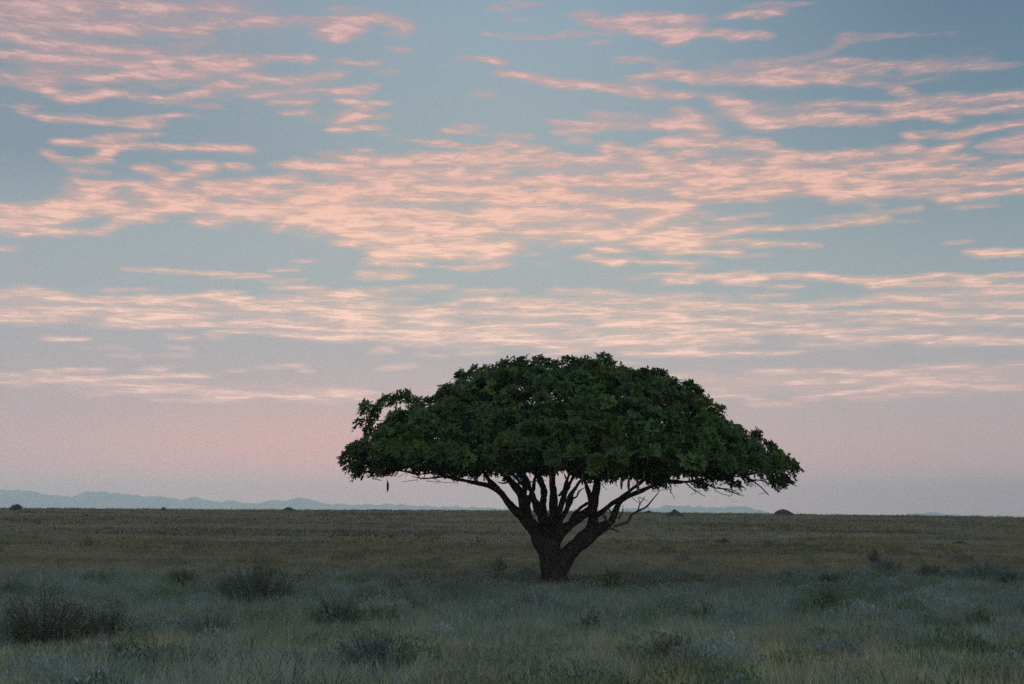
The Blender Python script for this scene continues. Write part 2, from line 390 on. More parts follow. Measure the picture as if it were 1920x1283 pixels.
    cl = k.ramp(tE, [(.0, (1.05, .62, .52)), (.05 / .5, (1.12, .68, .56)), (.11 / .5, (1.08, .72, .58)), (.18 / .5, (1.0, .63, .48)), (.23 / .5, lin(243, 192, 173)), (.28 / .5, lin(228, 184, 174)), (.36 / .5, lin(212, 174, 172)), (1, lin(195, 165, 170))])
    edge = k.math('MINIMUM', k.math('MULTIPLY_ADD', k.math('ABSOLUTE', a), -.55, 1.04), 1.0)
    cl = k.mix(k.math('SUBTRACT', 1.0, edge, clamp=True), cl, lin(190, 150, 158))
    veil = k.ramp(k.math('MULTIPLY_ADD', k.math('MULTIPLY', k.math('SUBTRACT', n2, .5), 1.6), g, k.math('MULTIPLY', cov, 1.5)), [(.06, 0.0), (.45, .55), (.9, .8)], 'EASE')
    vcol = k.mix(.42, k.mix(1.0, base, (.93, .90, .93), 'MULTIPLY'), cl)
    base2 = k.mix(veil, base, vcol)
    core = k.ramp(k.math('ADD', dens, k.math('MULTIPLY', k.math('SUBTRACT', n1, .5), .8)), [(.25, .80), (.62, .96), (1.05, 1.13)])
    cl = k.mix(1.0, cl, core, 'MULTIPLY')
    col = k.mix(mask, base2, cl)
    bg = k.new('ShaderNodeBackground')
    k.put(bg.inputs[0], col); bg.inputs[1].default_value = 1.0
    out = k.new('ShaderNodeOutputWorld')
    k.l.new(bg.outputs[0], out.inputs[0])
    try:
        w.cycles.sampling_method = 'MANUAL'; w.cycles.sample_map_resolution = 256
    except Exception: pass


build_world()

# ------------------------------------------------------------------ terrain
D_CREST = 300.0
CREST = [(-400, 950), (0, 954), (400, 956), (960, 957.5), (1200, 961), (1480, 964.5), (1700, 967), (1920, 971), (2400, 978)]


def ground_z(x, y):
    x = np.asarray(x, float); y = np.asarray(y, float)
    d = np.hypot(x, y)
    u = CX + F * np.where(y > 1e-3, x / np.maximum(np.abs(y), 1e-3), np.sign(x) * 9)
    c = np.interp(u, [p[0] for p in CREST], [p[1] for p in CREST])
    zc = CAM_Z - (c - EYE_Y) / F * D_CREST
    zc = np.where(y > 0, zc, 3.0)
    s = np.clip((d - 56) / (D_CREST - 56), 0, 1) ** 1.25
    z = zc * s - .45 * (1 - s)
    z = np.where(d > D_CREST, np.maximum(zc - ((d - D_CREST) * .03), -14.0), z)
    near = np.clip((d - 2) / 20, 0, 1) * np.clip((400 - d) / 300, 0, 1)
    z = z + near * ((fbm2(x * .11 + 40, y * .11 + 9, 3, 2) - .5) * .30 + (fbm2(x * .9, y * .9, 2, 5) - .5) * .05)
    return z


def ground_hit(px, py):
    d = ray(px, py); d = d / d.y
    Y = np.arange(8, 320, .25)
    gz = ground_z(d.x * Y, Y)
    hit = np.nonzero(CAM_Z + d.z * Y <= gz)[0]
    yy = Y[hit[0]] if len(hit) else 296.0
    return Vector((d.x * yy, yy, float(ground_z(d.x * yy, yy))))


def build_ground():
    az = np.concatenate([np.radians(np.arange(-32, 32, .16)), np.radians(np.arange(32, 328, 4))])
    d = np.concatenate([np.linspace(1.5, 70, 200), np.geomspace(71, 420, 150), np.geomspace(440, 10000, 34)])
    A, D = np.meshgrid(az, d)
    lim = np.minimum(6400 / np.maximum(np.abs(np.sin(A)), 1e-6), np.where(np.cos(A) > 0, 10200, 2400) / np.maximum(np.abs(np.cos(A)), 1e-6))
    D = np.where(D > 440, 440 + (D - 440) / (10000 - 440) * (lim - 440), D)
    X, Y = np.sin(A) * D, np.cos(A) * D
    Z = ground_z(X, Y)
    V = np.stack([X, Y, Z], -1).reshape(-1, 3)
    V = np.concatenate([V, [[0, 0, float(ground_z(0, 0.01))]]])
    na, nd = len(az), len(d)
    i, j = np.meshgrid(np.arange(nd - 1), np.arange(na), indexing='ij')
    j2 = (j + 1) % na
    Q = np.stack([i * na + j, i * na + j2, (i + 1) * na + j2, (i + 1) * na + j], -1).reshape(-1, 4)
    c = len(V) - 1
    jj = np.arange(na)
    T = np.stack([np.full(na, c), (jj + 1) % na, jj], -1)
    me = mesh_from('ground', V, [Q[:, ::-1], T[:, ::-1]], smooth=True)
    m, k, b = new_mat('savanna_soil')
    g = k.new('ShaderNodeNewGeometry').outputs['Position']
    st = k.vec('MULTIPLY', g, (.35, 1.0, 1.0))
    n1 = k.noise(st, .06, 6, .62, .6)
    n2 = k.noise(st, .6, 5, .65)
    n3 = k.noise(g, 6.0, 4, .7)
    soil = k.ramp(n1, [(.36, (.06, .052, .038)), (.5, (.15, .122, .076)), (.64, (.22, .18, .11))])
    soil = k.mix(k.math('MULTIPLY', n2, .55), soil, (.07, .066, .04))
    soil = k.mix(k.math('MULTIPLY', n3, .35), soil, (.20, .16, .10))
    k.put(b.inputs['Base Color'], soil)
    b.inputs['Roughness'].default_value = .95
    bp = k.new('ShaderNodeBump'); bp.inputs['Strength'].default_value = .6; bp.inputs['Distance'].default_value = .15
    k.put(bp.inputs['Height'], n3); k.l.new(bp.outputs[0], b.inputs['Normal'])
    tag(obj('ground', me, m), kind='structure')


build_ground()


def build_hills():
    m, k, b = new_mat('hill_scrub')
    g = k.new('ShaderNodeNewGeometry').outputs['Position']
    k.put(b.inputs['Base Color'], k.ramp(k.noise(g, .004, 5, .6), [(.35, (.035, .05, .03)), (.7, (.09, .085, .055))]))
    b.inputs['Roughness'].default_value = 1
    D = 9000.0
    prof = [(-300, 925), (-120, 914), (0, 917), (40, 916), (70, 921), (100, 927), (140, 930), (170, 923), (190, 921), (230, 924), (270, 929), (300, 930), (340, 935), (370, 931), (410, 940), (440, 937), (460, 941), (490, 942), (502, 936), (540, 937), (570, 932), (600, 939), (640, 944), (720, 944), (800, 947), (900, 949), (1000, 952), (1100, 953), (1225, 951), (1245, 946), (1300, 948), (1340, 950), (1380, 947), (1420, 953), (1450, 961), (1520, 972), (1620, 972), (1690, 964), (1735, 958), (1780, 963), (1850, 966), (1920, 968), (2100, 970), (2300, 976)]
    px = np.arange(-300, 2300, 3.0)
    py = np.interp(px, [p[0] for p in prof], [p[1] for p in prof])
    py = py + (fbm2(px * .09, px * 0, 5, 3) - .5) * 7.0 + 2.0
    h = CAM_Z + (EYE_Y - py) / F * D + 14
    rows = np.array([-1.0, -.75, -.5, -.28, -.12, 0, .15, .4, .7, 1.0])
    pr = np.array([0, .18, .45, .72, .92, 1.0, .93, .7, .35, 0])
    X = (px - CX) / F * D
    V = []
    for r, p in zip(rows, pr):
        wob = (fbm2(px * .03 + r * 9, px * 0 + r * 5, 4, 8) - .5)
        V.append(np.stack([X, D + r * 700 + wob * 120 * (abs(r) > .05), -16 + h * p * (1 + wob * .5 * (abs(r) > .05))], -1))
    V = np.concatenate(V)
    n = len(px)
    i, j = np.meshgrid(np.arange(len(rows) - 1), np.arange(n - 1), indexing='ij')
    Q = np.stack([i * n + j, i * n + j + 1, (i + 1) * n + j + 1, (i + 1) * n + j], -1).reshape(-1, 4)
    tag(obj('hills', mesh_from('hills', V, [Q], smooth=True), m), kind='structure')


build_hills()


def build_haze():
    x, y0, y1, z0, z1 = 6500, -2500, 10300, -17.0, 236.0
    V = [(-x, y0, z0), (x, y0, z0), (x, y1, z0), (-x, y1, z0), (-x, y0, z1), (x, y0, z1), (x, y1, z1), (-x, y1, z1)]
    Q = [(0, 3, 2, 1), (4, 5, 6, 7), (0, 1, 5, 4), (1, 2, 6, 5), (2, 3, 7, 6), (3, 0, 4, 7)]
    m = bpy.data.materials.new('evening_air'); m.use_nodes = True
    t = m.node_tree; t.nodes.clear()
    out = t.nodes.new('ShaderNodeOutputMaterial')
    v = t.nodes.new('ShaderNodeVolumePrincipled')
    v.inputs['Color'].default_value = (.77, .97, 1.0, 1)
    v.inputs['Density'].default_value = 1.8e-4
    v.inputs['Anisotropy'].default_value = -.6
    t.links.new(v.outputs[0], out.inputs['Volume'])
    tag(obj('haze', mesh_from('haze', V, [Q]), m), kind='stuff')


build_haze()

# ------------------------------------------------------------------ the sausage tree
TY = 53.0


def bark_mat(name, c0, c1):
    m, k, b = new_mat(name)
    g = k.new('ShaderNodeTexCoord').outputs['Object']
    st = k.vec('MULTIPLY', g, (1, 1, .28))
    n = k.noise(st, 9.0, 6, .65, .4)
    n2 = k.noise(g, 1.3, 3, .5)
    c = k.mix(k.math('MULTIPLY', n2, .6), k.ramp(n, [(.35, c0), (.7, c1)]), tuple(x * .8 for x in c1))
    k.put(b.inputs['Base Color'], c)
    b.inputs['Roughness'].default_value = .9
    bp = k.new('ShaderNodeBump'); bp.inputs['Strength'].default_value = .8; bp.inputs['Distance'].default_value = .03
    k.put(bp.inputs['Height'], n); k.l.new(bp.outputs[0], b.inputs['Normal'])
    return m


def leaf_mat(name, transl=.25, rough=.55, spec=.25):
    m, k, b = new_mat(name)
    at_ = k.new('ShaderNodeAttribute', attribute_name='tint').outputs['Color']
    g = k.new('ShaderNodeNewGeometry').outputs['Position']
    v = k.ramp(k.noise(g, 2.0, 2, .5), [(.3, .8), (.7, 1.2)])
    c = k.mix(1.0, at_, v, 'MULTIPLY')
    k.put(b.inputs['Base Color'], c)
    b.inputs['Roughness'].default_value = rough
    b.inputs['Specular IOR Level'].default_value = spec
    tr = k.new('ShaderNodeBsdfTranslucent'); k.put(tr.inputs[0], c)
    mx = k.new('ShaderNodeMixShader'); mx.inputs[0].default_value = transl
    k.l.new(b.outputs[0], mx.inputs[1]); k.l.new(tr.outputs[0], mx.inputs[2])
    k.l.new(mx.outputs[0], m.node_tree.nodes['Material Output'].inputs['Surface'])
    return m


MAT_BARK = bark_mat('rough_bark', (.010, .0095, .009), (.056, .050, .046))
MAT_DEAD = bark_mat('bleached_bark', (.07, .06, .055), (.15, .13, .12))
MAT_LEAF = leaf_mat('tree_leaf', .22)


def z3(x, y): return (860 + x / 4.8, 860 + y / 4.8)


# limbs: list of (x, y, radius) in the trunk panel, depth at start and end (metres behind the trunk)
LIMBS = [
    ([(862, 1125, 150), (860, 1060, 128), (850, 960, 112), (825, 850, 104), (806, 770, 84), (796, 710, 62)], 0, 0),
    ([(905, 1010, 82), (950, 925, 80), (1020, 830, 76), (1115, 732, 68), (1210, 655, 64), (1300, 615, 48), (1370, 580, 36), (1400, 510, 33), (1432, 430, 31), (1475, 365, 33), (1600, 310, 27), (1750, 240, 23), (1850, 212, 21), (2060, 206, 19), (2300, 178, 16), (2540, 156, 12), (2800, 110, 8)], 0, -1.2),
    ([(1190, 670, 60), (1205, 570, 46), (1205, 470, 50), (1215, 380, 58), (1235, 300, 54), (1245, 200, 44), (1250, 90, 36), (1330, -80, 30), (1450, -300, 22), (1600, -480, 14)], 0, 1.6),
    ([(1230, 520, 30), (1310, 460, 27), (1400, 395, 29), (1480, 345, 30), (1600, 250, 24), (1800, 60, 20), (2050, -100, 15), (2400, -200, 9)], .2, -2.6),
    ([(835, 780, 66), (905, 665, 54), (1005, 592, 46), (1110, 515, 42), (1190, 450, 40), (1180, 330, 30), (1120, 150, 26), (1100, -100, 22), (1150, -400, 15)], 0, -3.0),
    ([(990, 640, 30), (1010, 550, 22), (1060, 480, 20), (1130, 420, 22), (1180, 390, 18)], -.5, -.6),
    ([(815, 850, 84), (752, 745, 80), (692, 665, 74), (630, 582, 62), (560, 500, 50), (480, 440, 40), (420, 360, 36), (355, 275, 35), (290, 215, 30), (240, 150, 22), (160, 60, 18), (-40, -140, 15), (-300, -260, 9)], 0, 1.5),
    ([(400, 335, 34), (330, 275, 32), (250, 240, 30), (150, 218, 26), (50, 197, 21), (-20, 186, 19), (-110, 155, 17), (-220, 130, 15), (-340, 142, 14), (-450, 125, 12), (-600, 110, 10), (-780, 118, 7)], .2, -1.5),
    ([(690, 640, 66), (634, 560, 62), (600, 470, 58), (575, 380, 55), (540, 300, 42), (485, 230, 36), (430, 160, 30), (370, 100, 26), (250, -60, 22), (100, -300, 16)], 0, -2.8),
    ([(590, 420, 50), (590, 320, 36), (590, 220, 30), (575, 150, 28), (500, -60, 24), (420, -350, 16)], -.3, 3.2),
    ([(605, 440, 40), (640, 335, 26), (670, 250, 22), (695, 170, 22), (720, 0, 18), (700, -300, 12)], -.3, -4.5),
    ([(800, 730, 66), (778, 610, 52), (752, 510, 50), (760, 420, 44), (772, 340, 40), (760, 270, 38), (725, 190, 34), (690, 110, 30), (640, -100, 24), (660, -450, 15)], 0, 4.2),
    ([(735, 490, 45), (700, 410, 34), (655, 372, 26), (610, 350, 22)], .6, -.3),
    ([(806, 700, 60), (842, 600, 52), (862, 510, 44), (852, 420, 42), (850, 320, 42), (845, 220, 40), (855, 120, 34), (900, -80, 28), (920, -380, 20), (900, -600, 12)], 0, -1.0),
    ([(870, 620, 45), (915, 550, 32), (960, 490, 28), (990, 420, 28), (1000, 365, 38), (1020, 305, 20), (1060, 240, 17), (1130, 160, 16), (1190, 110, 15), (1300, -60, 13)], -.2, -4.0),
    ([(890, 330, 20), (930, 300, 15), (970, 262, 14), (982, 210, 12), (955, 165, 10), (930, 90, 8)], -.6, -1.2),
    ([(1010, 350, 20), (1050, 345, 12), (1080, 300, 9), (1120, 272, 8), (1190, 250, 7), (1260, 200, 6)], -2.2, -2.6),
    ([(990, 370, 16), (955, 378, 10), (925, 382, 8), (900, 352, 5)], -2.0, -2.2),
    ([(600, 330, 12), (520, 225, 9), (400, 222, 8), (340, 205, 6), (310, 185, 4)], -1.0, -1.2),
    ([(620, 240, 10), (640, 207, 9), (700, 198, 8), (790, 192, 7)], -1.0, -1.2),
    # front and back limbs that hold the near and far sides of the crown
    ([(830, 730, 43), (860, 600, 31), (905, 450, 24), (960, 250, 21), (1010, 40, 17), (1060, -150, 12)], 0, -6.5),
    ([(800, 720, 43), (790, 600, 31), (700, 460, 26), (640, 250, 21), (560, 60, 17), (500, -60, 11)], 0, -6.0),
    ([(830, 720, 43), (880, 560, 31), (930, 400, 26), (1000, 220, 21), (1080, 100, 17), (1120, -20, 11)], 0, 6.5),
    ([(820, 720, 43), (800, 560, 31), (720, 420, 26), (640, 280, 21), (500, 160, 17), (440, 40, 11)], 0, 6.0),
]
TWIGS = [  # bare twigs under the crown, photo pixels
    [(1228, 904), (1240, 912), (1246, 911)], [(1250, 902), (1258, 912), (1257, 926)], [(1283, 903), (1300, 918), (1322, 931)], [(1296, 908), (1310, 912), (1326, 917)],
    [(1318, 903), (1340, 915), (1370, 918), (1395, 931)], [(1345, 914), (1372, 922), (1388, 930)], [(1336, 904), (1341, 920)], [(1395, 893), (1420, 908), (1438, 925), (1441, 929)], [(1408, 900), (1432, 902), (1442, 912)],
    [(1360, 900), (1392, 912), (1398, 920)], [(700, 886), (684, 884), (672, 888)], [(712, 887), (700, 892), (690, 896)], [(725, 886), (705, 890), (698, 899)], [(850, 898), (820, 894), (796, 898), (772, 893)], [(838, 893), (812, 897), (790, 896)],
    [(800, 887), (784, 880), (775, 885)], [(775, 886), (785, 894), (790, 900)],
]
DEAD = [
    [(1395, 612, 13), (1430, 604, 13), (1520, 568, 12), (1555, 512, 11), (1620, 470, 10), (1700, 425, 8), (1760, 350, 5.5), (1812, 288, 3)],
    [(1615, 472, 7), (1628, 410, 5), (1660, 370, 4), (1672, 345, 3)], [(1632, 405, 4), (1620, 350, 3), (1700, 385, 2.5)], [(1690, 432, 5), (1712, 438, 3)],
    [(1350, 622, 16), (1400, 640, 10), (1455, 660, 4)], [(1380, 590, 16), (1320, 540, 10), (1295, 500, 6)], [(1330, 545, 9), (1318, 505, 5)], [(1400, 500, 12), (1360, 470, 7), (1330, 420, 4)], [(1440, 540, 10), (1475, 480, 5), (1480, 420, 3)],
]


def limb_points(spec, d0, d1):
    n = len(spec)
    cum = np.linspace(0, 1, n)
    pts, rad = [], []
    for i, (x, y, r) in enumerate(spec):
        px, py = z3(x, y)
        Y = TY + d0 + (d1 - d0) * cum[i] ** 1.4
        pts.append(at(px, py, Y)); rad.append(r / 4.8 / F * Y)
    return smooth_path(pts, rad, 5)


# crown outline in photo pixels
TOP = [(640, 868), (650, 842), (665, 833), (690, 815), (705, 790), (720, 772), (760, 758), (800, 768), (820, 750), (845, 728), (862, 712), (885, 702), (930, 692), (950, 684), (1000, 684), (1045, 692), (1080, 682), (1130, 678), (1165, 694), (1210, 700), (1255, 712), (1300, 730), (1330, 752), (1350, 780), (1395, 808), (1425, 828), (1455, 845), (1478, 866), (1493, 890)]
BOT = [(640, 870), (665, 880), (700, 884), (760, 880), (830, 880), (900, 878), (960, 886), (1060, 890), (1130, 902), (1230, 908), (1300, 897), (1380, 889), (1440, 892), (1480, 884), (1493, 888)]
AXIS = 1064.0
K = F / TY
RC = 398.0 / K


def prof(tab, px): return np.interp(px, [p[0] for p in tab], [p[1] for p in tab])


def zpx(py): return CAM_Z + (EYE_Y - py) / K


AX_X = (AXIS - CX) / K


def crown_surface(x, dy):
    """top and bottom height of the crown over a plan position"""
    r = np.hypot(x, dy) / RC
    c = np.where(r > 1e-6, x / (RC * np.maximum(r, 1e-6)), 0)
    wR = .5 + .5 * c
    tl, trr = zpx(prof(TOP, AXIS - r * 424)), zpx(prof(TOP, AXIS + r * 428))
    bl, br = zpx(prof(BOT, AXIS - r * 424)), zpx(prof(BOT, AXIS + r * 428))
    top = tl * (1 - wR) + trr * wR
    bot = bl * (1 - wR) + br * wR
    side = 1 - np.abs(c)
    top = top + (fbm2(x * .55 + 30, dy * .55 + 17, 3, 4) - .62) * 1.1 * side * (r > .1)
    bot = bot + (fbm2(x * .8 + 11, dy * .8 + 3, 3, 15) - .5) * .9 * np.clip(r * 2, .3, 1)
    bot = bot - .12 * side * np.clip(-dy / 6, -1, 1)
    return top, bot, r


def make_rosettes():
    P, Nn = [], []
    C = []

    def puff(c, rad, n, up, squash=.75):
        for _ in range(n):
            v = Vector(rng.normal(0, 1, 3)); v.normalize()
            if v.z < -.35: v.z = -v.z * .5
            v = (v + Vector((c[0] / RC * .35, c[1] / RC * .35, up * .5))).normalized()
            f = rad * rng.uniform(.55, 1.0)
            P.append((AX_X + c[0] + v.x * f, TY + c[1] + v.y * f, c[2] + v.z * f * squash))
            Nn.append((v + Vector(rng.normal(0, .22, 3))).normalized())

    tries = 0
    while len(C) < 600 and tries < 60000:
        tries += 1
        x, dy = rng.uniform(-1, 1, 2) * RC
        t, b, r = crown_surface(x, dy)
        t, b, r = float(t), float(b), float(r)
        if r > .985 or t - b < .25: continue
        u = rng.random()
        rad = rng.uniform(.28, .60)
        if u < .62:
            z = t - rad * .72 - .12 - abs(rng.normal(0, .14)); up = .9; md = .70
        elif u < .86:
            if r < .40: continue
            z = b + rad * .5 + abs(rng.normal(0, .12)); up = .1; md = .80
        else:
            if t - b < 1.4 or r < .2: continue
            z = b + .5 + (t - b - 1.0) * rng.random(); up = .4; md = .85
        if r > .9: rad *= .75
        z = max(z, b + rad * .35)
        p = np.array((x, dy, z))
        if C and np.min(np.linalg.norm(np.array(C) - p, axis=1)) < md * (.8 + rad * .45): continue
        C.append(p)
        puff(p, rad, int(round(3.5 + rad * 11)), up)
    # sprigs on the skyline
    sky = [(683, 752), (690, 760), (700, 768), (679, 786), (706, 758), (714, 752), (730, 744), (745, 748), (758, 738), (768, 740), (783, 742), (790, 752), (812, 746), (822, 742), (836, 722), (842, 728), (832, 736), (865, 697), (872, 704), (888, 690), (905, 688), (918, 692), (930, 690), (940, 675), (952, 676), (962, 680), (974, 672), (985, 682), (1006, 670), (1012, 676), (1018, 686), (1034, 676), (1040, 684), (1070, 670), (1076, 680), (1084, 688), (1092, 676), (1108, 684), (1116, 676), (1124, 668), (1138, 666), (1142, 676), (1150, 686), (1164, 690), (1170, 694), (1190, 698), (1202, 692), (1212, 694), (1226, 698), (1240, 698), (1248, 706), (1262, 712), (1280, 722), (1288, 718), (1304, 722), (1310, 728), (1306, 738), (1328, 746), (1322, 752), (1346, 762), (1340, 768), (1352, 786), (1380, 798), (1394, 804), (1412, 812), (1420, 818), (1436, 830), (1448, 828), (1455, 842), (1484, 860), (1478, 868), (1488, 872), (1484, 886), (1470, 892), (1458, 878), (1462, 898), (646, 850), (652, 858), (656, 846), (664, 836), (676, 830), (660, 870), (668, 880), (682, 882), (690, 824), (694, 806), (696, 792), (700, 780),
           (1376, 903), (1365, 898), (1312, 900), (1400, 890), (1425, 885), (1445, 890), (1456, 904), (1330, 893), (880, 884), (862, 876), (740, 876), (706, 880), (722, 880)]
    for px, py in sky:
        dy0 = rng.normal(0, 1.0)
        for _ in range(3):
            dy = dy0 + rng.normal(0, .15)
            p = at(px + rng.normal(0, 4), py + 3 + abs(rng.normal(0, 5)), TY + dy)
            P.append(tuple(p))
            n = Vector(((px - AXIS) / 430, rng.normal(0, .3), .8)) + Vector(rng.normal(0, .25, 3))
            Nn.append(n.normalized())
    return np.array(P), np.array([list(n) for n in Nn])


def build_leaves(P, Nn, name):
    """every rosette: pinnate leaves of folded leaflets radiating from a twig tip"""
    nr = len(P)
    NL, NF = 8, 7                      # leaves per rosette, leaflets per leaf
    V_all, T_all = [], []
    # frames
    up = np.tile(np.array([[0, 0, 1.0]]), (nr, 1))
    a = np.cross(Nn, up + rng.normal(0, .05, (nr, 3))); a /= np.linalg.norm(a, axis=1)[:, None] + 1e-9
    b = np.cross(Nn, a)
    # rosette tint: clumps of fresher and of darker foliage
    lump = fbm2(P[:, 0] * .9, P[:, 1] * .9 + P[:, 2] * 1.7, 3, 12)
    base = np.array([.048, .098, .026])[None, :] * (0.35 + 1.15 * lump)[:, None]
    base = base * rng.uniform(.8, 1.25, (nr, 1))
    fresh = ((fbm2(P[:, 0] * .5 + 4, P[:, 1] * .5 + P[:, 2], 3, 51) > .60) & (rng.random(nr) < .7) | (rng.random(nr) < .08))[:, None]
    base = np.where(fresh, base * np.array([1.6, 1.35, .9]), base)
    size = rng.uniform(.75, 1.12, nr)
    for l in range(NL):
        ang = 2 * math.pi * l / NL + rng.uniform(-.4, .4, nr)
        el = rng.uniform(-.15, .75, nr)             # above the rosette plane
        d = (np.cos(ang) * np.cos(el))[:, None] * a + (np.sin(ang) * np.cos(el))[:, None] * b + np.sin(el)[:, None] * Nn
        L = (rng.uniform(.17, .30, nr) * size)[:, None]
        s = np.cross(d, Nn); s /= np.linalg.norm(s, axis=1)[:, None] + 1e-9
        n2 = np.cross(s, d)
        droop = rng.uniform(.0, .22, nr)[:, None]
        for f in range(NF):
            if f == NF - 1:
                t, side = 1.0, 0.0
            else:
                t = .30 + .70 * (f // 2 + .5) / ((NF - 1) / 2); side = 1.0 if f % 2 else -1.0
            o = P + d * L * t - np.array([0, 0, 1.0]) * L * droop * t * t
            dirn = d * (.45 if side else 1.0) + s * side * .9 - np.array([0, 0, .10]) + rng.normal(0, .16, (nr, 3))
            dirn /= np.linalg.norm(dirn, axis=1)[:, None]
            ll = (rng.uniform(.095, .155, nr) * size)[:, None]
            wv = np.cross(dirn, n2 + rng.normal(0, .25, (nr, 3))); wv /= np.linalg.norm(wv, axis=1)[:, None] + 1e-9
            hw = ll * .36
            nf = np.cross(wv, dirn)
            q = [o, o + dirn * ll * .45 + wv * hw + nf * hw * .3, o + dirn * ll, o + dirn * ll * .45 - wv * hw + nf * hw * .3]
            V_all.append(np.stack(q, 1))
            T_all.append(np.repeat((base * rng.uniform(.85, 1.15, (nr, 1)))[:, None, :], 4, 1))
    V = np.concatenate(V_all).reshape(-1, 3)
    T = np.concatenate(T_all).reshape(-1, 3)
    i = np.arange(len(V) // 4)[:, None] * 4
    Fc = np.concatenate([i + np.array([[0, 1, 2]]), i + np.array([[0, 2, 3]])])
    return mesh_from(name, V, [Fc], tint=T)


def build_tree():
    base = at(1038, 1074, TY); base.z = float(ground_z(base.x, TY)) - .02
    root = empty('sausage_tree', base)
    tag(root, 'lone wide umbrella-shaped tree with dark green crown and forking trunk', 'tree')
    big = Tubes(); skel, srad = [], []
    for spec, d0, d1 in LIMBS:
        p, r = limb_points(spec, d0, d1)
        p = [np.array(q) + np.array(mnoise.noise_vector(Vector(q) * 1.3)) * .05 for q in p]
        r = [x * (1.0 - .20 * min(max((q[2] - 1.4) / 1.6, 0), 1)) for x, q in zip(r, p)]
        r = [max(x, .012) * (1 + .22 * mnoise.noise(Vector(q) * 2.2)) for x, q in zip(r, p)]
        big.add(p, r, 10)
        skel += [np.array(q) for q in p]; srad += r
    tmp = obj('wood_tmp', big.mesh('wood_tmp'), None)
    md = tmp.modifiers.new('fuse', 'REMESH'); md.mode = 'VOXEL'; md.voxel_size = .028; md.use_smooth_shade = True
    sm = tmp.modifiers.new('soft', 'SMOOTH'); sm.factor = .5; sm.iterations = 3
    dg = bpy.context.evaluated_depsgraph_get(); dg.update()
    fused = bpy.data.meshes.new_from_object(tmp.evaluated_get(dg))
    bpy.data.objects.remove(tmp)
    n = len(fused.vertices)
    co = np.empty(n * 3, np.float32); fused.vertices.foreach_get('co', co); co = co.reshape(-1, 3)
    no = np.empty(n * 3, np.float32); fused.vertices.foreach_get('normal', no); no = no.reshape(-1, 3)
    rid = fbm2(np.arctan2(co[:, 1] - TY, co[:, 0] - base.x) * 5 + co[:, 0] * 2.5, co[:, 2] * 1.1 + co[:, 1] * 2, 4, 21) - .5
    co = co + no * (rid * .10)[:, None] * np.clip((6.0 - co[:, 2]) / 3, .15, 1)[:, None]
    fq, ft = [], []
    lt = np.empty(len(fused.polygons), np.int32); fused.polygons.foreach_get('loop_total', lt)
    ls = np.empty(len(fused.polygons), np.int32); fused.polygons.foreach_get('loop_start', ls)
    lv = np.empty(len(fused.loops), np.int32); fused.loops.foreach_get('vertex_index', lv)
    fq = lv[ls[lt == 4][:, None] + np.arange(4)[None]]
    ft = lv[ls[lt == 3][:, None] + np.arange(3)[None]]
    # rosettes and the twigs that carry them
    P, Nn = make_rosettes()
    nodes = [p for p, r in zip(skel, srad)]
    par = [-1] * len(nodes); rad0 = list(srad)
    arr = np.empty((60000, 3)); arr[:len(nodes)] = nodes; cnt = len(nodes)
    ok = np.zeros(60000, bool); ok[:cnt] = [p[2] > 2.6 for p in nodes]
    d0 = np.min(np.linalg.norm(P[:, None, :] - arr[None, :cnt:3, :], axis=2), axis=1)
    hang = []
    for i in np.argsort(d0):
        q = P[i] - Nn[i] * .05
        dv = q - arr[:cnt]
        c = np.linalg.norm(dv, axis=1) + .55 * np.clip(-dv[:, 2] - .05, 0, None) + np.where(ok[:cnt], 0, 50)
        j = int(np.argmin(c)); L = np.linalg.norm(q - arr[j])
        steps = max(2, int(L / .30)); prev = j
        mid = (arr[j] + q) / 2 + rng.normal(0, .07, 3) * min(L, 1.2) + np.array([0, 0, -.06 * L])
        for s in range(1, steps + 1):
            t = s / steps
            pt = (1 - t) ** 2 * arr[j] + 2 * t * (1 - t) * mid + t * t * q
            arr[cnt] = pt; ok[cnt] = True; par.append(prev); rad0.append(0); prev = cnt; cnt += 1
    load = np.zeros(cnt)
    kids = [[] for _ in range(cnt)]
    for v in range(cnt - 1, -1, -1):
        if par[v] >= 0:
            load[v] = max(load[v], 1); load[par[v]] += load[v]; kids[par[v]].append(v)
    tw = Tubes()
    n0 = len(nodes)
    def rr(v): return min(.008 + .0062 * math.sqrt(load[v]), .07)
    done = np.zeros(cnt, bool)
    for v in range(n0, cnt):
        if done[v]: continue
        chain = [par[v], v]; done[v] = True
        while True:
            ks = [w for w in kids[chain[-1]] if not done[w]]
            if not ks: break
            w = max(ks, key=lambda q: load[q]); done[w] = True; chain.append(w)
        rs = [rr(c) for c in chain[1:]]
        tw.add([arr[c] for c in chain], [rs[0]] + rs, 5)
    for pts in TWIGS:
        dy = rng.uniform(-1.2, 1.2)
        pp = [at(x, y, TY + dy) for x, y in pts]
        p, r = smooth_path(pp, np.linspace(.030, .012, len(pp)), 4)
        tw.add(p, r, 5)
        q = p[len(p) // 2]
        tw.add([q, q + np.array([rng.normal(0, .2), rng.normal(0, .1), -.12]), q + np.array([rng.normal(0, .35), 0, -.2])], [.014, .011, .008], 4)
    for _ in range(230):
        th = rng.uniform(0, 2 * math.pi); r_ = RC * math.sqrt(rng.uniform(.04, .92))
        x, dy = r_ * math.cos(th), r_ * math.sin(th)
        t_, b_, _r = crown_surface(x, dy)
        q = np.array([AX_X + x, TY + dy, float(b_) + rng.uniform(.0, .5)])
        j = int(np.argmin(np.linalg.norm(arr[:cnt] - q, axis=1) + np.where(ok[:cnt], 0, 50)))
        p0 = arr[j]; dirn = np.array([math.cos(th), math.sin(th), 0]) * rng.uniform(.1, .6) + rng.normal(0, .22, 3) + np.array([0, 0, -.18])
        L = rng.uniform(.3, 1.0)
